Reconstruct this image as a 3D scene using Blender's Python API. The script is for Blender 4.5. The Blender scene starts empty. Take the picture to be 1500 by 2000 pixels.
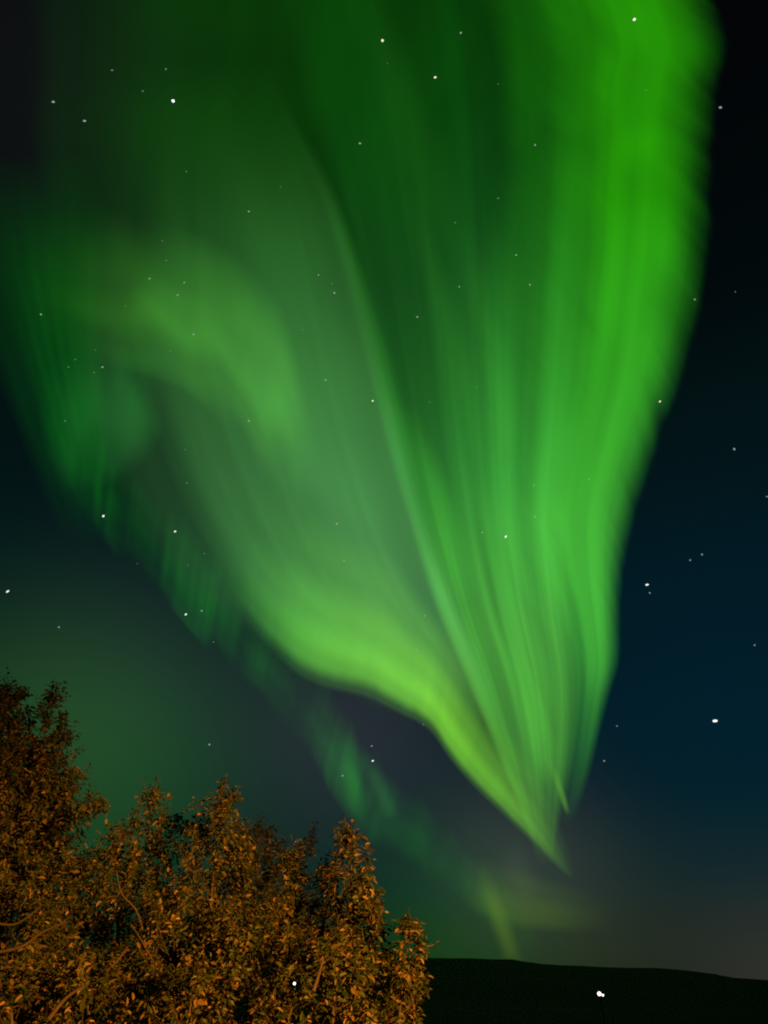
import bpy, math, random
import numpy as np
from mathutils import Vector, Matrix

random.seed(11)
rng = np.random.default_rng(11)
sc = bpy.context.scene
COL = sc.collection

# ------------------------------------------------------------------ camera
PITCH = math.radians(33.4)
F = 1455.0                       # focal length in pixels of the 1500 x 2000 photograph
EYE = Vector((0.0, 0.0, 1.6))
cam_d = bpy.data.cameras.new("camera")
cam = bpy.data.objects.new("camera", cam_d)
COL.objects.link(cam)
cam.location = EYE
cam.rotation_euler = (math.pi / 2 + PITCH, 0, 0)
cam_d.sensor_fit = 'VERTICAL'
cam_d.angle = 2 * math.atan(1000 / F)
cam_d.clip_start = 0.05
cam_d.clip_end = 90000
sc.camera = cam
sc.view_settings.view_transform = 'Standard'
sc.view_settings.look = 'None'
sc.view_settings.exposure = 0.0
sc.view_settings.gamma = 1.0
sc.cycles.transparent_max_bounces = 48
sc.cycles.filter_width = 2.0
sc.cycles.use_denoising = False
sc.cycles.sample_clamp_indirect = 1.0

CP, SP = math.cos(PITCH), math.sin(PITCH)


def ray(px, py):
    """unit direction in the world seen at a place of the photograph"""
    x = (px - 750) / F
    y = (1000 - py) / F
    return Vector((x, CP - y * SP, SP + y * CP)).normalized()


def at(px, py, Y):
    """point of the world at horizontal depth Y along that direction"""
    d = ray(px, py)
    return EYE + d * (Y / d.y)


def lin(r, g, b):
    f = lambda c: (c / 255 / 12.92) if c / 255 <= 0.04045 else ((c / 255 + 0.055) / 1.055) ** 2.4
    return (f(r), f(g), f(b))


# ------------------------------------------------------------------ night sky
world = bpy.data.worlds.new("World")
sc.world = world
world.use_nodes = True
wn, wl = world.node_tree.nodes, world.node_tree.links
wn.clear()
w_out = wn.new('ShaderNodeOutputWorld')
w_sky = wn.new('ShaderNodeTexSky')
w_sky.sky_type = 'NISHITA'
w_sky.sun_disc = False
w_sky.sun_elevation = math.radians(-16.0)
w_sky.sun_rotation = math.radians(28.0)
w_bg = wn.new('ShaderNodeBackground')
w_bg.inputs['Strength'].default_value = 0.05
wl.new(w_sky.outputs[0], w_bg.inputs['Color'])

w_tc = wn.new('ShaderNodeTexCoord')
w_nrm = wn.new('ShaderNodeVectorMath'); w_nrm.operation = 'NORMALIZE'
wl.new(w_tc.outputs['Generated'], w_nrm.inputs[0])
w_sep = wn.new('ShaderNodeSeparateXYZ')
wl.new(w_nrm.outputs[0], w_sep.inputs[0])
w_ramp = wn.new('ShaderNodeValToRGB')
w_ramp.color_ramp.interpolation = 'EASE'
SKY = [(0.00, (24, 28, 16)), (0.055, (16, 30, 18)), (0.13, (4, 30, 28)), (0.24, (2, 25, 29)), (0.42, (2, 22, 26)),
       (0.58, (3, 18, 18)), (0.72, (2, 9, 10)), (0.86, (3, 5, 7)), (1.0, (3, 4, 6))]
els = w_ramp.color_ramp.elements
els[0].position = SKY[0][0]; els[0].color = (*lin(*SKY[0][1]), 1)
els[1].position = SKY[-1][0]; els[1].color = (*lin(*SKY[-1][1]), 1)
for p_, c_ in SKY[1:-1]:
    e_ = els.new(p_); e_.color = (*lin(*c_), 1)
wl.new(w_sep.outputs['Z'], w_ramp.inputs[0])
acc = w_ramp.outputs[0]
# broad airglow and light-dome patches of the night sky: direction, width in degrees, colour
GLOW = [((1560, 1940), 6, (39, 32, 28)), ((1450, 1450), 17, (0, 14, 29)), ((230, 1510), 9, (20, 56, 6)), ((40, 1390), 8, (22, 44, 6)),
        ((880, 1860), 7, (0, 48, 0)), ((690, 1430), 8, (35, 33, 38)), ((300, 1300), 9, (16, 18, 24)), ((1010, 1680), 5.5, (43, 38, 38)),
        ((1180, 1800), 6, (24, 20, 4)), ((60, 160), 10, (12, 13, 13))]
for (gp, gw, gc) in GLOW:
    d = ray(*gp)
    dot = wn.new('ShaderNodeVectorMath'); dot.operation = 'DOT_PRODUCT'
    wl.new(w_nrm.outputs[0], dot.inputs[0]); dot.inputs[1].default_value = d
    k = 1.0 / (1 - math.cos(math.radians(gw)))
    m1 = wn.new('ShaderNodeMath'); m1.operation = 'MULTIPLY_ADD'
    wl.new(dot.outputs['Value'], m1.inputs[0]); m1.inputs[1].default_value = k; m1.inputs[2].default_value = -k
    m2 = wn.new('ShaderNodeMath'); m2.operation = 'EXPONENT'
    wl.new(m1.outputs[0], m2.inputs[0])
    mx = wn.new('ShaderNodeVectorMath'); mx.operation = 'MULTIPLY_ADD'
    mx.inputs[0].default_value = lin(*gc)
    wl.new(m2.outputs[0], mx.inputs[1]); wl.new(acc, mx.inputs[2])
    acc = mx.outputs[0]
w_bg2 = wn.new('ShaderNodeBackground')
w_bg2.inputs['Strength'].default_value = 1.0
wl.new(acc, w_bg2.inputs['Color'])
w_add = wn.new('ShaderNodeAddShader')
wl.new(w_bg.outputs[0], w_add.inputs[0]); wl.new(w_bg2.outputs[0], w_add.inputs[1])
wl.new(w_add.outputs[0], w_out.inputs['Surface'])


# ------------------------------------------------------------------ helpers
def new_mat(name):
    m = bpy.data.materials.new(name)
    m.use_nodes = True
    return m, m.node_tree.nodes, m.node_tree.links, m.node_tree.nodes['Principled BSDF']


def link_obj(name, mesh, parent=None):
    o = bpy.data.objects.new(name, mesh)
    COL.objects.link(o)
    if parent is not None:
        o.parent = parent
    return o


def tag(o, label=None, cat=None, group=None, kind=None):
    if label: o['label'] = label
    if cat: o['category'] = cat
    if group: o['group'] = group
    if kind: o['kind'] = kind
    return o


def empty(name, loc):
    o = bpy.data.objects.new(name, None)
    COL.objects.link(o)
    o.location = loc
    return o


def mesh_np(name, verts, quads=None, polys=None, mats=(), mat_idx=None, smooth=False):
    me = bpy.data.meshes.new(name)
    verts = np.asarray(verts, dtype=np.float32)
    me.vertices.add(len(verts))
    me.vertices.foreach_set('co', verts.ravel())
    quads = np.asarray(quads, dtype=np.int32)
    n = len(quads)
    me.loops.add(n * 4)
    me.loops.foreach_set('vertex_index', quads.ravel())
    me.polygons.add(n)
    me.polygons.foreach_set('loop_start', np.arange(0, n * 4, 4, dtype=np.int32))
    me.polygons.foreach_set('loop_total', np.full(n, 4, dtype=np.int32))
    if mat_idx is not None:
        me.polygons.foreach_set('material_index', np.asarray(mat_idx, dtype=np.int32))
    me.polygons.foreach_set('use_smooth', np.full(n, smooth))
    for m in mats:
        me.materials.append(m)
    me.update(calc_edges=True)
    me.validate()
    return me


def smooth_noise(x, y, seed):
    """value noise in two coordinates, -1..1"""
    r = np.random.default_rng(seed)
    tab = r.uniform(-1, 1, (97, 97))
    xi, yi = np.floor(x).astype(int), np.floor(y).astype(int)
    fx, fy = x - xi, y - yi
    fx, fy = fx * fx * (3 - 2 * fx), fy * fy * (3 - 2 * fy)
    g = lambda a, b: tab[a % 97, b % 97]
    return (g(xi, yi) * (1 - fx) * (1 - fy) + g(xi + 1, yi) * fx * (1 - fy) + g(xi, yi + 1) * (1 - fx) * fy + g(xi + 1, yi + 1) * fx * fy)


def catmull(P, t):
    """Catmull-Rom through rows of P at t in 0..len-1"""
    P = np.asarray(P, dtype=float)
    if P.ndim == 1: P = P[:, None]
    n = len(P)
    i = np.clip(np.floor(t).astype(int), 0, n - 2)
    f = (t - i)[:, None]
    p0, p1, p2, p3 = P[np.clip(i - 1, 0, n - 1)], P[i], P[i + 1], P[np.clip(i + 2, 0, n - 1)]
    return 0.5 * (2 * p1 + (p2 - p0) * f + (2 * p0 - 5 * p1 + 4 * p2 - p3) * f * f + (3 * p1 - p0 - 3 * p2 + p3) * f ** 3)


def knots(K, v):
    """smooth-stepped interpolation through (position, value) knots"""
    K = sorted(K)
    out = np.full_like(v, K[0][1], dtype=float)
    for (a, wa), (b, wb) in zip(K[:-1], K[1:]):
        f = np.clip((v - a) / (b - a), 0, 1)
        f = f * f * (3 - 2 * f)
        out = np.where(v >= a, wa + (wb - wa) * f, out)
    return out


# ------------------------------------------------------------------ ground and hills
gm, gn, gl, gb = new_mat("dark_heath")
gb.inputs['Roughness'].default_value = 0.95
gb.inputs['Specular IOR Level'].default_value = 0.1
tx = gn.new('ShaderNodeTexNoise'); tx.inputs['Scale'].default_value = 0.006; tx.inputs['Detail'].default_value = 6
tc = gn.new('ShaderNodeTexCoord'); gl.new(tc.outputs['Object'], tx.inputs['Vector'])
rp = gn.new('ShaderNodeValToRGB')
rp.color_ramp.elements[0].position = 0.35; rp.color_ramp.elements[0].color = (0.003, 0.004, 0.003, 1)
rp.color_ramp.elements[1].position = 0.7; rp.color_ramp.elements[1].color = (0.010, 0.011, 0.008, 1)
gl.new(tx.outputs[0], rp.inputs[0]); gl.new(rp.outputs[0], gb.inputs['Base Color'])


def sheet(name, xs, ys, zf, mat):
    X, Y = np.meshgrid(xs, ys)
    Z = zf(X, Y)
    nx, ny = len(xs), len(ys)
    V = np.stack([X, Y, Z], -1).reshape(-1, 3)
    q = [(j * nx + i, j * nx + i + 1, (j + 1) * nx + i + 1, (j + 1) * nx + i) for j in range(ny - 1) for i in range(nx - 1)]
    return link_obj(name, mesh_np(name, V, q, mats=[mat], smooth=True))


gx = np.concatenate([-np.geomspace(30000, 5, 40), np.geomspace(5, 30000, 40)])
ground = tag(sheet('ground', gx, gx, lambda X, Y: 0.05 * smooth_noise(X / 9 + 40, Y / 9 + 40, 3) * (np.hypot(X, Y) < 300), gm), kind='structure')

RIDGE = [(-900, 1846), (-300, 1852), (200, 1860), (560, 1868), (820, 1873), (930, 1875), (1000, 1874), (1035, 1880), (1080, 1884),
         (1160, 1889), (1270, 1892), (1340, 1898), (1400, 1904), (1425, 1910), (1500, 1914), (1700, 1922), (2400, 1935)]
RY = 1900.0
rX = np.array([at(p, q, RY).x for p, q in RIDGE]); rZ = np.array([at(p, q, RY).z for p, q in RIDGE])


def hill_z(X, Y):
    crest = np.interp(X / Y * RY, rX, rZ) + 1.2 * smooth_noise(X / 60 + 200, Y * 0 + 7.3, 5) + 0.9 * smooth_noise(X / 21 + 300, Y * 0 + 3.3, 6)
    f = np.clip((Y - 420) / (RY - 420), 0, 1)
    back = np.clip((4200 - Y) / (4200 - RY), 0, 1)
    up = f * f * (3 - 2 * f) * 0.55 + 0.45 * f
    return np.where(Y <= RY, crest * up, crest * back ** 1.5 * 0.94) + 1.5 * smooth_noise(X / 140 + 400, Y / 140 + 400, 8) * np.clip(f * 4, 0, 1) * (f < 0.97) - 0.4


hy = np.concatenate([np.linspace(420, RY, 40), np.linspace(2000, 4200, 14)])
hills = tag(sheet('hills', np.linspace(-4200, 4200, 420), hy, hill_z, gm), kind='structure')

pm, pn, pl, pb = new_mat("pale_gravel")
pb.inputs['Base Color'].default_value = (0.16, 0.16, 0.15, 1); pb.inputs['Roughness'].default_value = 0.9
pn_t = pn.new('ShaderNodeTexNoise'); pn_t.inputs['Scale'].default_value = 0.25
pr = pn.new('ShaderNodeValToRGB')
pr.color_ramp.elements[0].position = 0.38; pr.color_ramp.elements[0].color = (0.03, 0.03, 0.028, 1)
pr.color_ramp.elements[1].position = 0.68; pr.color_ramp.elements[1].color = (0.16, 0.16, 0.15, 1)
pl.new(pn_t.outputs[0], pr.inputs[0]); pl.new(pr.outputs[0], pb.inputs['Base Color'])
t0 = np.linspace(0, 1, 40)
pxs = -30 + 90 * t0
pys = 236 + 16 * t0 ** 2
PV = []
for x_, y_, t_ in zip(pxs, pys, t0):
    wd = 9 * math.sin(math.pi * t_) ** 0.6 + 0.3
    PV += [(x_, y_ - wd, 0.09), (x_, y_ + wd, 0.09)]
path = link_obj('path', mesh_np('path', PV, [(2 * i, 2 * i + 2, 2 * i + 3, 2 * i + 1) for i in range(39)], mats=[pm]))
tag(path, kind='structure')


# ------------------------------------------------------------------ aurora: luminous sheets high above the hills
am = bpy.data.materials.new("aurora_light"); am.use_nodes = True
an, al = am.node_tree.nodes, am.node_tree.links
an.clear()
a_out = an.new('ShaderNodeOutputMaterial')
a_at = an.new('ShaderNodeAttribute'); a_at.attribute_name = 'emission_density'
a_em = an.new('ShaderNodeEmission'); a_tr = an.new('ShaderNodeBsdfTransparent'); a_ad = an.new('ShaderNodeAddShader')
al.new(a_at.outputs['Color'], a_em.inputs['Color'])
al.new(a_em.outputs[0], a_ad.inputs[0]); al.new(a_tr.outputs[0], a_ad.inputs[1]); al.new(a_ad.outputs[0], a_out.inputs['Surface'])
am.cycles.emission_sampling = 'NONE'

aurora = empty('aurora', (0, 9000, 3600))
tag(aurora, 'bright green aurora fanning up the night sky from above the dark hill', 'aurora')
A_INV = Matrix.Translation(-aurora.location)


def sheet_of_light(name, A, B, I, prof, col, alt=3600, rise=900, streak=(), feather=(), nu=150, nv=70, label=None):
    """A: one border, B: the other, I: strength along it, prof: strength across, col: colour(s) along; streak: (fu, fv, amount, seed)"""
    n = len(A)
    t = np.linspace(0, n - 1, nu)
    a, b = catmull(A, t), catmull(B, t)
    inten = np.clip(catmull(I, t)[:, 0], 0, None)
    col = np.asarray(col, dtype=float)
    if col.ndim == 1: col = np.repeat(col[None], 2, 0)
    cu = np.stack([np.interp(t / (n - 1), np.linspace(0, 1, len(col)), col[:, c]) for c in range(3)], -1)
    v = np.linspace(0, 1, nv)
    w = knots(prof, v)
    P = a[:, None, :] * (1 - v)[None, :, None] + b[:, None, :] * v[None, :, None]
    x = (P[..., 0] - 750) / F; y = (1000 - P[..., 1]) / F
    D = np.stack([x, CP - y * SP, SP + y * CP], -1)
    D /= np.linalg.norm(D, axis=-1, keepdims=True)
    el = np.clip(D[..., 2], 0.14, 1)
    R = (alt + rise * v[None, :]) / el
    V = D * R[..., None] + np.array(EYE) - np.array(aurora.location)
    U2, V2 = np.meshgrid(np.linspace(0, 1, nu), v, indexing='ij')
    VV = V2.copy()
    for (fu, sh, am_, sd) in feather:       # rays of uneven length along the borders
        VV += am_ * smooth_noise(U2 * fu + V2 * sh + sd, V2 * 2 + sd * .7, sd)
    w2 = knots(prof, np.clip(VV, 0, 1)) * np.clip(np.minimum(V2, 1 - V2) / .04, 0, 1)
    E = inten[:, None] * w2
    for (fu, fv, am_, sd) in streak:
        E = E * np.clip(1 + am_ * smooth_noise(U2 * fu + sd, V2 * fv + sd * 1.7, sd), 0, None)
    C = E[..., None] * cu[:, None, :]
    idx = np.arange(nu * nv).reshape(nu, nv)
    q = np.stack([idx[:-1, :-1], idx[1:, :-1], idx[1:, 1:], idx[:-1, 1:]], -1).reshape(-1, 4)
    me = mesh_np(name, V.reshape(-1, 3), q, mats=[am], smooth=True)
    at_ = me.attributes.new('emission_density', 'FLOAT_COLOR', 'POINT')
    c4 = np.concatenate([C.reshape(-1, 3), np.ones((nu * nv, 1))], 1).astype(np.float32)
    at_.data.foreach_set('color', c4.ravel())
    o = link_obj(name, me, aurora)
    if label: o['label'] = label
    return o


BELL = [(0, 0), (0.5, 1), (1, 0)]
# right-hand fold, its outer border crisp against the dark sky
sheet_of_light('curtain_fold',
    [(1378, -90), (1410, 10), (1432, 90), (1412, 165), (1408, 225), (1404, 270), (1402, 320), (1398, 390), (1394, 480), (1380, 570), (1362, 660),
     (1334, 760), (1300, 850), (1270, 940), (1246, 1020), (1226, 1110), (1218, 1200), (1214, 1290), (1192, 1370), (1172, 1450), (1150, 1530), (1120, 1610)],
    [(880, -90), (930, 10), (950, 90), (950, 165), (950, 225), (950, 270), (945, 320), (940, 390), (935, 480), (930, 570), (930, 660),
     (930, 760), (930, 850), (925, 940), (935, 1020), (985, 1110), (1035, 1200), (1070, 1290), (1085, 1370), (1085, 1450), (1080, 1530), (1080, 1610)],
    [0.26, .27, .28, .28, .29, .29, .30, .32, .345, .36, .37, .38, .40, .43, .45, .46, .42, .33, .21, .12, .05, 0],
    [(0, 0), (0.28, 1), (0.42, .92), (0.58, .52), (0.80, .18), (1, 0)],
    [(0.06, 1, 0.0), (0.06, 1, 0.0), (0.06, 1, 0.0), (0.09, 1, 0.03), (0.13, 1, 0.06), (0.14, 1, 0.06), (0.12, 1, 0.06)],
    streak=[(16, 6, .12, 4), (5, 13, .08, 9), (2.5, 34, .06, 14)], feather=[(21, 6, .014, 6), (47, 15, .009, 7), (130, 34, .006, 5), (7, 2, .022, 8)], nu=420, nv=130)
# main curtain with the sharp lower border falling to the hill
sheet_of_light('curtain',
    [(330, 1010), (400, 1110), (460, 1195), (520, 1265), (580, 1322), (640, 1350), (710, 1368), (780, 1400), (838, 1432), (880, 1488), (930, 1545), (985, 1597), (1040, 1650), (1085, 1695), (1118, 1722)],
    [(330, 800), (410, 850), (490, 900), (560, 950), (630, 985), (690, 1020), (755, 1060), (810, 1130), (870, 1200), (930, 1290), (990, 1400), (1045, 1490), (1078, 1560), (1105, 1630), (1125, 1690)],
    [0, .02, .075, .20, .35, .42, .44, .46, .50, .50, .42, .31, .19, .07, 0],
    [(0, 0), (0.05, .12), (0.16, .80), (0.25, 1), (0.42, .66), (0.68, .24), (1, 0)],
    [(0.10, 1, .12), (0.18, 1, .08), (0.26, 1, .05), (0.30, 1, .03), (0.28, 1, .02), (.28, 1, .02)],
    streak=[(9, 1.2, .10, 12), (24, .8, .07, 15), (70, .7, .05, 16)], feather=[(9, 1, .022, 17), (60, 1, .005, 18)], nu=320, nv=120)
# grey-green body left of the central ray, its right border a clean line
sheet_of_light('veil',
    [(530, 120), (592, 240), (652, 350), (702, 480), (748, 640), (788, 790), (825, 930), (862, 1060), (905, 1170), (950, 1290), (990, 1410)],
    [(240, 120), (210, 240), (170, 350), (140, 480), (110, 640), (140, 790), (195, 930), (270, 1060), (365, 1170), (560, 1290), (760, 1410)],
    [0, .012, .045, .10, .150, .195, .22, .21, .18, .12, 0],
    [(0, 0), (0.022, .22), (0.075, .95), (0.14, 1), (0.40, .86), (0.60, .66), (0.80, .20), (1, 0)],
    [(0.10, 1, .08), (0.16, 1, .13), (0.2, 1, .18), (0.24, 1, .23), (.27, 1, .25), (.25, 1, .18)],
    streak=[(2.5, 5, .16, 21), (1.5, 14, .09, 25), (1.2, 38, .06, 26), (9, 9, .07, 27)], nu=170, nv=170, alt=4300)
# rays filling the space between the central line and the right fold
sheet_of_light('ray_sheet',
    [(500, -90), (540, 60), (590, 250), (640, 450), (690, 650), (740, 850), (790, 1020), (840, 1180), (905, 1330), (965, 1470), (1020, 1600), (1050, 1690)],
    [(1250, -90), (1250, 60), (1240, 250), (1210, 450), (1180, 650), (1150, 850), (1130, 1020), (1135, 1180), (1145, 1330), (1130, 1470), (1100, 1600), (1080, 1690)],
    [.014, .018, .034, .070, .120, .20, .28, .32, .31, .25, .08, 0],
    [(0, 0), (0.12, .72), (0.25, .95), (0.5, .92), (0.75, .8), (1, 0)],
    [(0, 1, 0.02), (0.03, 1, .05), (.10, 1, .10), (.13, 1, .11), (.2, 1, .09), (.22, 1, .06), (.22, 1, .05)],
    streak=[(2.0, 9, .30, 31), (3.0, 22, .17, 35), (4.5, 50, .08, 36), (3, 4, .16, 38), (9, 8, .09, 39)], nu=170, nv=230, alt=4000)
# narrow bright rays inside the fan
for i, (p0, p1, w0, s0, bend) in enumerate([
        ((600, 260), (800, 960), 34, .040, 16), ((780, 780), (905, 1180), 60, .10, 10), ((905, 900), (1030, 1340), 44, .06, 10),
        ((960, 1180), (1065, 1540), 36, .10, 8), ((850, 1000), (980, 1450), 30, .06, 8), ((1000, 1050), (1085, 1420), 30, .05, 6),
        ((690, -60), (870, 520), 90, .018, 14), ((790, 360), (960, 1000), 60, .028, 12), ((900, 420), (990, 900), 60, .04, 6),
        ((1010, 1250), (1085, 1500), 22, .07, 4), ((1062, 1462), (1110, 1592), 15, .14, 3)]):
    p0, p1 = np.array(p0, float), np.array(p1, float)
    d_ = (p1 - p0) / np.linalg.norm(p1 - p0); nrm = np.array([-d_[1], d_[0]])
    a_, b_ = [], []
    for k_ in range(7):
        c_ = p0 + (p1 - p0) * k_ / 6 - nrm * bend * math.sin(math.pi * k_ / 6)
        h_ = w0 * (0.5 + 0.5 * k_ / 6) if i < 10 else w0 * (0.9 - 0.4 * k_ / 6)
        a_.append(c_ - nrm * h_); b_.append(c_ + nrm * h_)
    sheet_of_light('ray', a_, b_, np.array([0, .4, .8, 1, 1, .75, 0]) * s0 if i < 10 else np.array([0, .15, .35, .6, .9, 1, 0]) * s0,
                   BELL, (.13, 1, .06) if i < 10 else (.3, 1, .02), alt=3800 + 40 * i, rise=60, nu=50, nv=24)
# curling arc on the left
sheet_of_light('arc',
    [(40, 640), (120, 690), (200, 720), (285, 740), (370, 775), (430, 840), (480, 905), (520, 965), (540, 1060)],
    [(60, 370), (160, 390), (260, 410), (360, 440), (460, 490), (545, 570), (605, 680), (640, 800), (650, 940)],
    [0, .024, .068, .125, .155, .165, .145, .05, 0],
    [(0, 0), (0.22, .45), (0.42, 1), (0.58, .75), (1, 0)],
    [(0.12, 1, .03), (0.18, 1, .07), (.2, 1, .09), (.2, 1, .09)], streak=[(5, 3, .22, 41), (12, 7, .12, 42), (30, 2, .06, 43)], feather=[(4, 2, .11, 44), (11, 3, .06, 46)], alt=4600, nu=160)
sheet_of_light('curl',
    [(305, 640), (328, 720), (332, 795), (312, 865), (250, 940)],
    [(110, 640), (90, 720), (80, 800), (80, 880), (100, 980)],
    [0, .05, .088, .055, 0], [(0, 0), (0.34, 1), (0.55, .6), (1, 0)], (0.09, 1, .13), streak=[(2, 5, .2, 45), (6, 12, .1, 47)], feather=[(4, 3, .08, 48)], alt=4700, nu=80)
sheet_of_light('side_veil',
    [(230, 300), (240, 400), (240, 500), (230, 600), (220, 700), (230, 800), (235, 900), (230, 1000), (230, 1060)],
    [(-160, 300), (-150, 400), (-130, 500), (-80, 600), (-30, 700), (10, 800), (50, 900), (90, 1000), (120, 1060)],
    [0, .016, .032, .042, .046, .046, .034, .012, 0], [(0, 0), (0.25, .8), (0.45, 1), (0.8, .4), (1, 0)], (0.02, 1, .03),
    streak=[(3, 7, .25, 51), (2, 22, .14, 52)], alt=4800, nu=90, nv=100)
# top part overhead, dim and deep green
sheet_of_light('overhead_veil',
    [(1300, -200), (1280, -60), (1200, 120), (1060, 300), (900, 560)],
    [(10, -200), (20, -60), (40, 120), (40, 300), (120, 560)],
    [.024, .030, .036, .036, 0], [(0, 0), (0.2, .7), (0.5, .9), (0.75, .75), (0.9, .3), (1, 0)], (0.05, 1, 0.0), streak=[(2, 8, .3, 55), (6, 4, .2, 56), (2, 30, .12, 57)], alt=5200, nu=80, nv=90)
# faint fringe of rays below the left border and the second, far curtain near the hill
sheet_of_light('fringe',
    [(70, 880), (140, 970), (200, 1060), (270, 1130), (340, 1200), (400, 1270), (460, 1330), (530, 1400), (600, 1470), (650, 1560), (700, 1630)],
    [(80, 690), (155, 780), (220, 860), (292, 930), (365, 1010), (428, 1080), (492, 1150), (565, 1240), (640, 1330), (690, 1400), (735, 1490)],
    [0, .024, .036, .034, .038, .052, .044, .026, .026, .038, 0],
    [(0, 0), (0.22, .6), (0.4, 1), (0.65, .6), (1, 0)], [(0.02, 1, .02), (0.03, 1, .02), (.05, 1, .04), (.08, 1, .08)],
    streak=[(15, .8, .45, 61), (52, .5, .5, 64), (110, .5, .2, 65)], feather=[(30, 1, .07, 66), (9, 1, .08, 67)], alt=4400, nu=260)
sheet_of_light('far_curtain',
    [(600, 1480), (650, 1560), (700, 1630), (770, 1680), (850, 1730), (930, 1800), (1000, 1850), (1050, 1890)],
    [(620, 1340), (680, 1420), (740, 1480), (810, 1540), (880, 1610), (950, 1680), (1010, 1740), (1060, 1800)],
    [0, .036, .052, .038, .026, .022, .014, 0], [(0, 0), (0.3, .85), (0.45, 1), (0.7, .5), (1, 0)],
    [(0.03, 1, .04), (0.06, 1, .04), (0.02, 1, .05), (0.05, 1, .04), (.15, 1, .0)], streak=[(13, .9, .5, 71), (48, .6, .4, 72)], feather=[(26, 1, .08, 73)], alt=4200, nu=160)
for (p0, p1, w0, s0, cc) in [((672, 1420), (700, 1600), 26, .05, (.05, 1, .03)), ((715, 1470), (768, 1600), 24, .045, (.12, 1, .15)),
                             ((935, 1690), (1012, 1895), 26, .055, (.55, 1, .0)), ((985, 1640), (1040, 1760), 40, .012, (.9, 1, .5))]:
    p0, p1 = np.array(p0, float), np.array(p1, float)
    d_ = (p1 - p0) / np.linalg.norm(p1 - p0); nrm = np.array([-d_[1], d_[0]])
    cs = [p0 + (p1 - p0) * k_ / 5 for k_ in range(6)]
    sheet_of_light('ray', [c_ - nrm * w0 for c_ in cs], [c_ + nrm * w0 for c_ in cs], np.array([0, .4, .9, 1, .8, 0]) * s0, BELL, cc, alt=4100, rise=60, nu=40, nv=24)
sheet_of_light('low_glow',
    [(900, 1775), (960, 1805), (1020, 1822), (1080, 1826), (1140, 1825), (1200, 1820)],
    [(900, 1660), (960, 1670), (1020, 1690), (1080, 1710), (1140, 1730), (1200, 1750)],
    [0, .035, .045, .036, .014, 0], [(0, 0), (0.25, .9), (0.4, 1), (0.7, .5), (1, 0)], (.5, 1, 0.0), alt=4000, nu=70, nv=50)


# ------------------------------------------------------------------ stars
def star_material(name, c, s):
    m = bpy.data.materials.new(name); m.use_nodes = True
    n_, l_ = m.node_tree.nodes, m.node_tree.links
    n_.clear()
    o_ = n_.new('ShaderNodeOutputMaterial'); e_ = n_.new('ShaderNodeEmission')
    e_.inputs['Color'].default_value = (*c, 1); e_.inputs['Strength'].default_value = s
    l_.new(e_.outputs[0], o_.inputs['Surface'])
    m.cycles.emission_sampling = 'NONE'
    return m


SM = {'white': star_material('star_white', (1, .97, .93), 1.15), 'blue': star_material('star_blue', (.82, .88, 1), 2.2),
      'warm': star_material('star_warm', (1, .85, .66), 1.1), 'pale': star_material('star_pale', (.85, 1,   .82), .36),
      'grey': star_material('star_grey', (.9, .95, 1), .30), 'faint': star_material('star_faint', (.75, 1, .75), .20)}


def star_mesh(mat, seed, stretch):
    import bmesh
    bm = bmesh.new()
    bmesh.ops.create_icosphere(bm, subdivisions=2, radius=1)
    r = random.Random(seed)
    ax = Vector((r.uniform(.4, 1), 0.1, r.uniform(-.5, .9))).normalized()
    for v in bm.verts:
        d = v.co.dot(ax)
        v.co += ax * d * stretch + v.co * r.uniform(-.22, .12)
    me = bpy.data.meshes.new('star')
    bm.to_mesh(me); bm.free()
    me.materials.append(SM[mat])
    return me


STAR_ME = {k: [star_mesh(k, 7 * j + len(k),   .35 + .25 * j) for j in range(3)] for k in SM}
STAR_R = 3000.0
G1 = 'stars shining through the green aurora'
G2 = 'stars in the dark sky right of the aurora'
G3 = 'stars in the dim sky left of and below the aurora'
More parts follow.
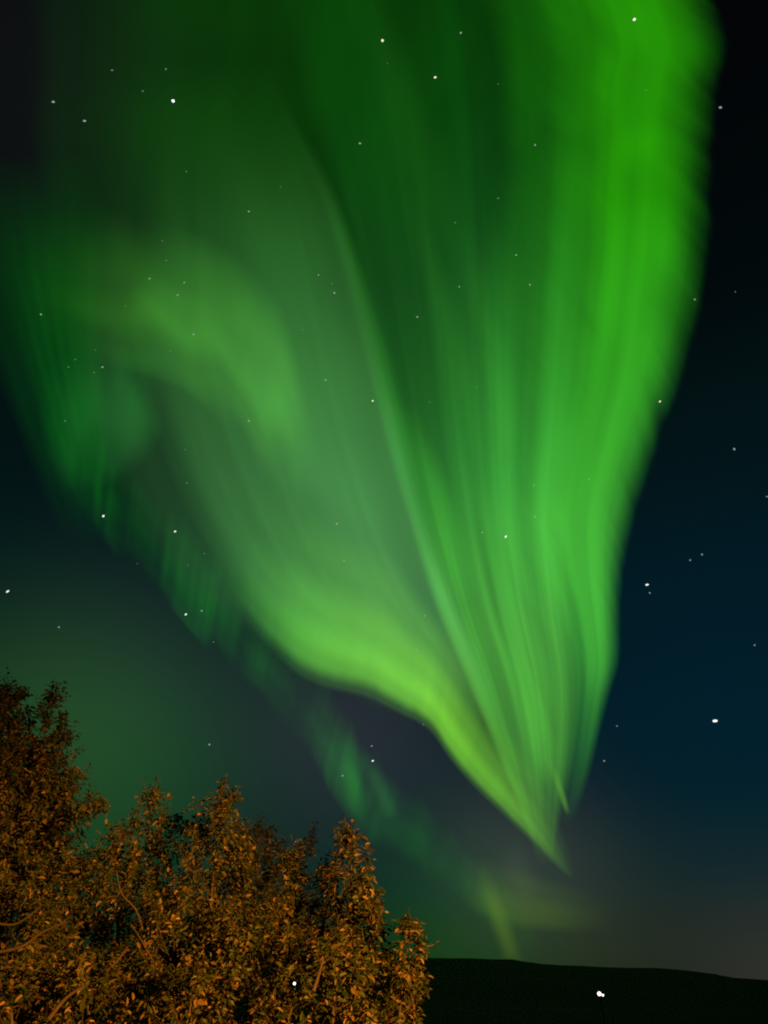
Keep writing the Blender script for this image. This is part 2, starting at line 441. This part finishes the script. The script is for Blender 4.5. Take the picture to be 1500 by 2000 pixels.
# x, y, diameter in photo pixels, tint, own label
STARS = [
    (338, 197, 8.5, 'blue', 'brightest bluish white star high on the left side'), (104, 199, 6.5, 'pale', 'soft white star nearest the dark upper left corner'),
    (165, 236, 6, 'pale', 'small star below and right of the star nearest the upper left corner'), (324, 135, 5, 'faint', 'faint star just above the brightest bluish star'),
    (279, 178, 4.5, 'faint', 'faint star just left of the brightest bluish star'), (219, 137, 4.5, 'faint', 'very faint star farthest up on the left side'),
    (364, 335, 4, 'faint', None), (486, 413, 5, 'pale', None), (317, 470, 3, 'faint', None),
    (747, 79, 8, 'warm', 'warm cream star at the top in the middle of the dark green'), (850, 151, 7, 'warm', 'white star below and right of the warm cream star at the top'),
    (900, 64, 5.5, 'pale', 'dim star right of the warm cream star at the top'), (757, 124, 3, 'faint', None), (703, 280, 6, 'pale', 'small star on the dark stripe above the central ray'),
    (973, 387, 4.5, 'faint', None), (973, 164, 3.5, 'faint', None), (889, 435, 4, 'faint', None), (548, 365, 3, 'faint', None),
    (1239, 38, 8, 'white', 'white star in the bright green at the very top right'), (1407, 210, 7.5, 'grey', 'grey star beside the ragged upper right border of the aurora'),
    (1045, 283, 5.5, 'pale', None), (1008, 498, 5, 'pale', None), (1262, 176, 3.5, 'faint', None),
    (325, 509, 4, 'faint', None), (292, 544, 5, 'pale', None), (360, 552, 4.5, 'pale', None), (347, 576, 5, 'pale', None), (80, 614, 5.5, 'pale', 'small star close to the left edge beside the curling arc'),
    (378, 653, 5.5, 'pale', 'small bright star on the curling arc at the left'), (332, 686, 3.5, 'faint', None), (147, 702, 4, 'faint', None), (134, 717, 4, 'faint', None), (200, 717, 5, 'pale', None),
    (184, 728, 4, 'faint', None), (245, 598, 3, 'faint', None), (127, 822, 4, 'faint', None), (486, 822, 6.5, 'pale', 'star at the lower end of the curling arc'),
    (362, 878, 3.5, 'faint', None), (365, 943, 4, 'faint', None), (186, 684, 3, 'faint', None),
    (622, 537, 4.5, 'pale', None), (649, 554, 4, 'faint', None), (653, 572, 6, 'pale', 'star just left of the upper central ray'), (591, 644, 4, 'faint', None), (636, 742, 5, 'pale', None),
    (728, 783, 6, 'white', 'bright white star on the central ray halfway up the aurora'), (815, 619, 5.5, 'pale', 'star on the dark gap right of the central ray'), (897, 560, 4.5, 'pale', None), (931, 756, 4, 'faint', None), (839, 785, 3.5, 'faint', None), (595, 898, 3, 'faint', None),
    (1035, 556, 5, 'pale', None), (1357, 585, 5.5, 'grey', None), (1289, 784, 6, 'warm', 'yellowish star right on the right border of the aurora'), (1434, 877, 7, 'grey', 'grey white star alone in the dark sky at middle right'),
    (1146, 824, 3.5, 'faint', None), (1043, 948, 4.5, 'pale', None), (1150, 936, 4.5, 'pale', None), (1498, 970, 4.5, 'grey', None), (1436, 570, 3, 'grey', None),
    (202, 1008, 7.5, 'white', 'bright white star below the left side of the aurora'), (342, 1038, 6, 'white', 'white star above the tree right of the bright left star'), (399, 1081, 3.5, 'faint', None), (268, 1101, 3, 'faint', None), (367, 1103, 3.5, 'faint', None),
    (15, 1155, 6.5, 'white', 'white star at the left edge above the tall tree'), (115, 1225, 5.5, 'grey', 'dim grey star directly above the tall left tree'), (363, 1200, 6, 'white', 'brighter star of the close pair below the left fringe'),
    (394, 1193, 5, 'grey', 'dimmer star of the close pair below the left fringe'), (417, 1254, 3, 'grey', None), (409, 1454, 5, 'pale', 'small star above the top of the broad tree'),
    (658, 1023, 6, 'pale', 'star in the grey green middle of the aurora'), (672, 1095, 4.5, 'pale', None), (942, 1040, 5, 'pale', None), (988, 1048, 7, 'white', 'brightest white star in the lower right of the aurora'),
    (595, 1194, 4, 'faint', None), (829, 1203, 4.5, 'pale', None), (762, 1237, 4.5, 'pale', None), (814, 1270, 5, 'pale', None), (827, 1415, 4, 'faint', None), (726, 1457, 4.5, 'grey', 'dim star directly above the bright one under the sharp lower border'),
    (728, 1486, 6, 'white', 'bright star in the grey gap under the sharp lower border'), (669, 1515, 5, 'pale', 'small star left of the bright one under the lower border'),
    (1045, 1009, 5, 'pale', None), (1371, 1083, 5.5, 'grey', 'right star of the dim pair in the dark right sky'), (1348, 1094, 5, 'grey', 'left star of the dim pair in the dark right sky'), (1264, 1142, 7.5, 'white', 'bright white star with a faint one beneath, right of the aurora'),
    (1269, 1158, 5, 'grey', 'faint star directly beneath a bright one right of the aurora'), (1474, 1260, 4.5, 'grey', None), (1397, 1408, 10.5, 'white', 'largest brightest star, low in the dark right sky'),
    (1205, 1418, 4, 'grey', None), (1180, 1486, 5, 'grey', 'small star beside the lower tip of the right fold'),
]
for i, (sx, sy, sd, tint, lab) in enumerate(STARS):
    o = bpy.data.objects.new('star', STAR_ME[tint][i % 3])
    COL.objects.link(o)
    o.location = EYE + ray(sx, sy) * STAR_R
    s_ = sd / F * STAR_R * 0.5 * 0.48
    o.scale = (s_, s_, s_)
    o.rotation_euler = (0, random.uniform(-.5, .5), 0)
    right_of = sx > 1500 or (sx > 1340 and sy < 700) or (sx > 1190 and sy > 960) or (sx > 1300 and sy > 640)
    left_of = sy > 980 and sx < 430 or (sy > 1420 and sx < 800)
    g = G2 if right_of else (G3 if left_of else G1)
    if lab is None:
        lab = {G1: 'tiny faint star seen through the green aurora light', G2: 'tiny dim star in the dark sky right of the aurora',
               G3: 'tiny faint star in the dim sky below the left side of the aurora'}[g]
    tag(o, lab, 'star', g)


# ------------------------------------------------------------------ distant lamps
lm, ln, ll, lb = new_mat("lamp_pole_metal")
lb.inputs['Base Color'].default_value = (0.03, 0.03, 0.03, 1); lb.inputs['Roughness'].default_value = 0.6
glow_w = bpy.data.materials.new("lamp_glass_lit"); glow_w.use_nodes = True
gwn = glow_w.node_tree.nodes; gwn.clear()
go_ = gwn.new('ShaderNodeOutputMaterial'); ge_ = gwn.new('ShaderNodeEmission')
ge_.inputs['Color'].default_value = (1, .84, .72, 1); ge_.inputs['Strength'].default_value = 3.0
glow_w.node_tree.links.new(ge_.outputs[0], go_.inputs['Surface'])


def tube(P, R, k=8, cap=True):
    """rings of k points along the polyline P with radii R -> verts, quads"""
    P = [Vector(p) for p in P]
    V, Q = [], []
    ref = Vector((0.31, 0.77, 0.55)).normalized()
    for i, p in enumerate(P):
        d = (P[min(i + 1, len(P) - 1)] - P[max(i - 1, 0)])
        d = d.normalized() if d.length > 1e-9 else Vector((0, 0, 1))
        a = d.cross(ref)
        if a.length < 1e-3: a = d.cross(Vector((1, 0, 0)))
        a.normalize(); b = d.cross(a)
        for j in range(k):
            t = 2 * math.pi * j / k
            V.append(p + (a * math.cos(t) + b * math.sin(t)) * R[i])
    for i in range(len(P) - 1):
        for j in range(k):
            Q.append((i * k + j, i * k + (j + 1) % k, (i + 1) * k + (j + 1) % k, (i + 1) * k + j))
    return V, Q


def join(parts):
    V, Q = [], []
    for v, q in parts:
        b = len(V)
        V += list(v); Q += [tuple(i + b for i in f) for f in q]
    return V, Q


def globe(c, r, k=12):
    n_ = 8
    return tube([Vector(c) + Vector((0, 0, -r * math.cos(math.pi * i / n_))) for i in range(n_ + 1)],
                [max(0.004, r * math.sin(math.pi * i / n_)) for i in range(n_ + 1)], k)


def yard_lamp(px, py, Y, label, heads):
    c = at(px, py, Y)
    root = empty('yard_lamp', (c.x, c.y, 0))
    tag(root, label, 'lamp')
    H = c.z
    V, Q = join([tube([(0, 0, 0), (0, 0, .25), (0, 0, H - .3)], [.09, .05, .045]),
                 tube([(0, 0, H - .3), (0, 0, H - .22)], [.12, .12])] +
                [tube([(0, 0, H - .28), (hx * .6, 0, H - .32), (hx, 0, H + hz - hr)], [.03, .03, .03], 6) for hx, hz, hr in heads if abs(hx) > .01])
    link_obj('pole', mesh_np('pole', V, Q, mats=[lm], smooth=True), root)
    for hx, hz, hr in heads:
        v, q = globe((hx, 0, H + hz), hr)
        h = link_obj('lamp_globe', mesh_np('lamp_globe', v, q, mats=[glow_w], smooth=True), root)
        h.visible_shadow = True
    return root


yard_lamp(1172, 1941, 62, 'white lit yard lamp in the dark below the distant hill', [(-.05, .0, .125), (.18, -.08, .07)])
yard_lamp(575, 1921, 48, 'small white lit lamp glinting through a gap in the tree leaves', [(0, 0, .07)])

# ------------------------------------------------------------------ the street lamp that lights the trees (stands behind the camera)
sl = empty('street_lamp', (6.0, -1.2, 0))
sl.rotation_euler.z = math.radians(43)
tag(sl, 'orange sodium lamp on a grey post behind the viewer, lighting the trees', 'street lamp')
LH = 3.0
V, Q = join([tube([(0, 0, 0), (0, 0, .5), (0, 0, LH + .25)], [.07, .045, .04]), tube([(0, 0, LH + .25), (0, .22, LH + .34), (0, .5, LH + .3)], [.035, .03, .03])])
link_obj('pole', mesh_np('pole', V, Q, mats=[lm], smooth=True), sl)
V, Q = tube([(0, .35, LH + .30), (0, .42, LH + .29), (0, .75, LH + .27), (0, .84, LH + .27)], [.03, .08, .08, .04], 10)
link_obj('lamp_head', mesh_np('lamp_head', V, Q, mats=[lm], smooth=True), sl)
# the lamp's own light: a shielded head, so that little goes above the horizontal
ld = bpy.data.lights.new('sodium_light', 'SPOT')
ld.energy = 12500; ld.color = (1.0, 0.37, 0.035); ld.shadow_soft_size = 0.08
ld.spot_size = math.radians(70); ld.spot_blend = 0.5
lo = bpy.data.objects.new('sodium_light', ld)
COL.objects.link(lo); lo.parent = sl; lo.location = (0, .62, LH + .1)
lo.rotation_euler = (math.radians(90 - 25.5), 0, 0)

# ------------------------------------------------------------------ trees
bm_, bn, bl, bb = new_mat("bark")
bb.inputs['Roughness'].default_value = 0.85
bt = bn.new('ShaderNodeTexNoise'); bt.inputs['Scale'].default_value = 28; bt.inputs['Detail'].default_value = 5
br = bn.new('ShaderNodeValToRGB')
br.color_ramp.elements[0].color = (0.02, 0.016, 0.012, 1); br.color_ramp.elements[1].color = (0.10, 0.07, 0.05, 1)
bl.new(bt.outputs[0], br.inputs[0]); bl.new(br.outputs[0], bb.inputs['Base Color'])
bu = bn.new('ShaderNodeBump'); bu.inputs['Strength'].default_value = .5; bl.new(bt.outputs[0], bu.inputs['Height']); bl.new(bu.outputs[0], bb.inputs['Normal'])

lfm, lfn, lfl, lfb = new_mat("leaf")
geo = lfn.new('ShaderNodeNewGeometry')
lr = lfn.new('ShaderNodeValToRGB')
for k_, (p_, c_) in enumerate([(0.0, (.018, .04, .008)), (.35, (.035, .06, .012)), (.62, (.075, .085, .02)), (.86, (.14, .10, .03)), (1.0, (.28, .17, .075))]):
    e_ = lr.color_ramp.elements[k_] if k_ < 2 else lr.color_ramp.elements.new(p_)
    e_.position = p_; e_.color = (*c_, 1)
lfl.new(geo.outputs['Random Per Island'], lr.inputs[0])
lfl.new(lr.outputs[0], lfb.inputs['Base Color'])
lfb.inputs['Roughness'].default_value = 0.5
lfb.inputs['Specular IOR Level'].default_value = 0.35
ltr = lfn.new('ShaderNodeBsdfTranslucent'); lfl.new(lr.outputs[0], ltr.inputs['Color'])
lmx = lfn.new('ShaderNodeMixShader'); lmx.inputs[0].default_value = .26
lfl.new(lfb.outputs[0], lmx.inputs[1]); lfl.new(ltr.outputs[0], lmx.inputs[2])
lfl.new(lmx.outputs[0], lfn['Material Output'].inputs['Surface'])

LEAF = np.array([(0, 0, 0), (.50, .30, .10), (.38, .72, .06), (0, 1.0, -.06), (-.38, .72, .06), (-.50, .30, .10)])   # half-width, length, fold
LAMP_GAP = (at(575, 1921, 48) - EYE).normalized()


class Foliage:
    def __init__(self):
        self.base, self.dir, self.nor, self.size = [], [], [], []
        self.tw = []

    def shoot(self, P, r0, leaf_len, t_from=.2, dens=1.0):
        """leaves set alternately along the curve P (list of Vector)"""
        self.tw.append((P, [r0 * (1 - .75 * i / (len(P) - 1)) for i in range(len(P))]))
        L = sum((P[i + 1] - P[i]).length for i in range(len(P) - 1))
        n = max(3, int(L * (1 - t_from) / (leaf_len * .36) * dens))
        for k in range(n):
            t = t_from + (1 - t_from) * (k + random.random() * .8) / n
            f = min(t, .999) * (len(P) - 1); i = int(f)
            p = P[i].lerp(P[i + 1], f - i)
            ax = (P[i + 1] - P[i]).normalized()
            ang = k * 2.4 + random.uniform(-.6, .6)
            a = ax.orthogonal().normalized(); b = ax.cross(a)
            side = a * math.cos(ang) + b * math.sin(ang)
            d = (ax * random.uniform(.25, .9) + side * random.uniform(.7, 1.1) + Vector((0, 0, random.uniform(-1.0, .05)))).normalized()
            nn = (ax + Vector((random.uniform(-.7, .7), random.uniform(-.9, .5), random.uniform(-.1, .8)))).normalized()
            self.base.append(p + d * .012); self.dir.append(d); self.nor.append(nn)
            self.size.append(leaf_len * random.uniform(.5, 1.2) * (1 - .35 * max(0, t - .8) / .2))

    def mesh(self, name, base_at):
        B = np.array(self.base); D = np.array(self.dir); N = np.array(self.nor); S = np.array(self.size)
        # leave the small window through which the far lamp shows
        rel = B + np.array(base_at) + D * (S * .5)[:, None] - np.array(EYE)
        t = rel @ np.array(LAMP_GAP)
        perp = np.linalg.norm(rel - t[:, None] * np.array(LAMP_GAP), axis=1)
        keep = perp > .046
        B, D, N, S = B[keep], D[keep], N[keep], S[keep]
        X = np.cross(D, N); X /= np.linalg.norm(X, axis=1, keepdims=True) + 1e-9
        Z = np.cross(X, D)
        wd = rng.uniform(.40, .60, len(S))
        V = (B[:, None, :] + X[:, None, :] * (LEAF[None, :, 0] * (S * wd)[:, None])[..., None] + D[:, None, :] * (LEAF[None, :, 1] * S[:, None])[..., None]
             + Z[:, None, :] * (LEAF[None, :, 2] * S[:, None])[..., None]).reshape(-1, 3)
        n = len(S)
        o = np.arange(n)[:, None] * 6
        Q = np.concatenate([o + np.array([[0, 1, 2, 3]]), o + np.array([[0, 3, 4, 5]])], 0)
        eye_l = EYE - base_at
        far = lambda q: (q - eye_l).cross(LAMP_GAP).length > .05
        self.tw = [(P, R) for P, R in self.tw if all(far(a.lerp(b, f_)) for a, b in zip(P[:-1], P[1:]) for f_ in (0, .33, .66, 1))]
        tv, tq = join([tube(P, R, 3) for P, R in self.tw])
        tq = np.array(tq) + len(V)
        return mesh_np(name, np.concatenate([V, np.array([tuple(p) for p in tv])]), np.concatenate([Q, tq]), mats=[lfm, bm_],
                       mat_idx=np.concatenate([np.zeros(len(Q), int), np.ones(len(tq), int)])), n


def curve(p, q, sag, n=5):
    """bowed line of n+1 points"""
    out = []
    for i in range(n + 1):
        t = i / n
        out.append(p.lerp(q, t) + sag * (4 * t * (1 - t)))
    return out


N_LEAVES = 0


def tree(label, foot, Y, lobes, limbs_extra=(), leaf=.058, group=None, shoots=1.0):
    """lobes: (tip px, tip py, base px, base py, half width px, depth offset, density)"""
    global N_LEAVES
    base = at(foot, 1990, Y); base.z = 0
    root = empty('tree', base)
    tag(root, label, 'tree', group)
    W = Matrix.Translation(-base)
    fol = Foliage(); wood = []
    crotch = base + Vector((0, 0, .75))
    wood.append(tube([base - base, crotch * .5 - base * .5 + Vector((.02, 0, 0)), crotch - base], [.11, .085, .075], 10))
    for (tx_, ty_, bx_, by_, hw, dy, den) in lobes:
        yy = Y + dy
        tip = at(tx_, ty_, yy); bot = at(bx_, by_, yy)
        hwm = hw * (1.22 if tx_ > 545 else 1.42) / F * yy / 1.05
        axis = tip - bot
        L = axis.length
        ad = axis.normalized()
        # limb from the crotch up the middle of the lobe
        midp = bot.lerp(tip, .15)
        limb = curve(crotch, midp, Vector((random.uniform(-.1, .1), random.uniform(-.1, .1), -.05)), 5)
        up = curve(midp, bot.lerp(tip, .72), Vector((random.uniform(-.06, .06), random.uniform(-.06, .06), 0)), 7)[1:]
        pts = limb + up
        wood.append(tube([p - base for p in pts], [.022 * (1 - i / len(pts)) ** .9 + .003 for i in range(len(pts))], 7))
        n_sh = int(L * hwm * 270 * den * shoots)
        a = ad.orthogonal().normalized(); b = ad.cross(a)
        for i in range(n_sh):
            t = random.random() ** .85
            prof = math.sin(math.pi * min(1, (1 - t) * .62 + .06)) ** .62 if t > .3 else 1.0
            r = hwm * prof * random.uniform(.45, 1.1)
            ph = random.uniform(0, 2 * math.pi)
            out = a * math.cos(ph) + b * math.sin(ph)
            s0 = bot + ad * (L * t * .9)
            inner = random.uniform(0, .45)
            lift = random.uniform(.35, .95)
            p0 = s0 + out * (r * inner)
            p1 = s0 + out * r + ad * ((r * (1 - inner)) * lift + .04)
            if (p1 - bot).dot(ad) > L * 1.02: p1 -= ad * ((p1 - bot).dot(ad) - L * random.uniform(.93, 1.02))
            sag = -ad * random.uniform(.0, .05) + Vector((random.uniform(-.03, .03), random.uniform(-.03, .03), 0))
            if (p1 - p0).length < .06: continue
            fol.shoot([p - base for p in curve(p0, p1, sag, 3)], .004, leaf, .42, 2.0)
        # leading shoots make ragged tops
        for i in range(int(3 + 5 * den)):
            p0 = bot.lerp(tip, random.uniform(.72, .9)) + a * random.uniform(-.05, .05) + b * random.uniform(-.05, .05)
            p1 = tip + Vector((random.gauss(0, .05), random.gauss(0, .05), random.uniform(-.12, .05)))
            fol.shoot([p - base for p in curve(p0, p1, Vector((random.uniform(-.02, .02), 0, 0)), 3)], .005, leaf * .92, .1)
    for (pp, dy, r0) in limbs_extra:
        pts = [at(x_, y_, Y + dy) - base for x_, y_ in pp]
        c = np.array([tuple(p) for p in pts])
        cc = catmull(c, np.linspace(0, len(c) - 1, 12))
        wood.append(tube([Vector(p) for p in cc], [r0 * (1 - .6 * i / 11) for i in range(12)], 7))
    V, Q = join(wood)
    link_obj('trunk', mesh_np('trunk', V, Q, mats=[bm_], smooth=True), root)
    me, n = fol.mesh('crown', base)
    N_LEAVES += n
    link_obj('crown', me, root)
    return root


TG = 'lamplit trees in the lower left'
tree('tall dark leafy tree at the left edge, highest of all the trees', -40, 9.0,
     [(20, 1318, -60, 1760, 75, .0, .7), (115, 1326, 10, 1700, 46, -.2, .7), (-60, 1330, -140, 1760, 100, .2, .6), (142, 1415, 30, 1640, 32, -.3, .6),
      (146, 1495, 10, 1660, 40, -.2, .8), (210, 1560, 20, 1640, 32, -.25, .8), (70, 1440, 0, 1760, 90, .1, .8), (90, 1570, 20, 1800, 80, -.1, .7),
      (-20, 1500, -60, 1850, 110, .1, .7)], leaf=.070, group=TG)
tree('dark unlit tree top peeping out behind the lamplit crowns', 520, 11.5,
     [(512, 1588, 500, 1900, 42, 0, .5), (470, 1610, 470, 1900, 40, .1, .5), (614, 1606, 560, 1900, 20, .1, .45), (555, 1660, 540, 1940, 55, 0, .5), (640, 1690, 610, 1940, 40, .2, .45)], leaf=.082, group=TG)
tree('broad lamplit tree with two rounded leafy tops left of the narrow one', 300, 6.9,
     [(293, 1522, 285, 1900, 44, .25, .8), (345, 1580, 335, 1900, 48, .5, .7), (432, 1520, 415, 1990, 66, 0, 1.15), (238, 1600, 230, 2000, 64, .2, .9),
      (150, 1650, 120, 2060, 72, .1, .8), (50, 1660, 20, 2060, 80, -.1, .9), (345, 1720, 330, 2120, 80, -.5, .9), (460, 1760, 440, 2120, 62, -.6, 1.1),
      (170, 1850, 150, 2160, 80, -.9, .9), (20, 1850, 0, 2160, 80, -1.0, .9), (375, 1880, 365, 2160, 70, -1.1, .9), (85, 1750, 60, 2120, 60, -.5, .8),
      (270, 1900, 260, 2160, 60, -.8, .8)],
     [([(285, 1850), (268, 1782), (237, 1745), (228, 1700)], -.75, .0095), ([(300, 1880), (275, 1835), (255, 1805)], -.8, .008),
      ([(-20, 1862), (40, 1850), (80, 1822), (130, 1800)], -1.1, .012), ([(-20, 1800), (30, 1805), (80, 1770)], -.95, .010),
      ([(205, 1900), (230, 1875), (248, 1850)], -1.1, .010), ([(95, 1990), (128, 1950), (165, 1925)], -1.3, .016), ([(-10, 1888), (50, 1892), (90, 1900)], -1.1, .009)], group=TG)
tree('narrow lamplit tree with a tall pointed top in the middle of the row', 640, 6.4,
     [(688, 1598, 680, 1960, 46, 0, 1.25), (572, 1645, 562, 2010, 46, .35, 1.2), (640, 1672, 640, 2040, 46, .25, 1.0), (706, 1690, 690, 2060, 50, -.1, 1.1),
      (734, 1758, 702, 2060, 36, -.2, 1.1), (550, 1750, 535, 2100, 48, -.1, 1.1), (660, 1800, 655, 2140, 66, -.55, 1.0), (575, 1890, 565, 2160, 58, -.7, 1.0), (704, 1870, 690, 2140, 38, -.5, 1.0)],
     [([(612, 1935), (622, 1905), (632, 1870)], -.95, .013)], group=TG)
tree('low lamplit bush-like tree at the right end of the row', 780, 6.1,
     [(802, 1786, 782, 2040, 33, 0, 1.3), (828, 1828, 795, 2010, 18, .05, 1.2), (764, 1838, 758, 2080, 30, .2, 1.0), (785, 1890, 775, 2130, 40, -.2, 1.1), (808, 1880, 785, 2100, 24, -.05, 1.0)], group=TG)
print('leaves', N_LEAVES)
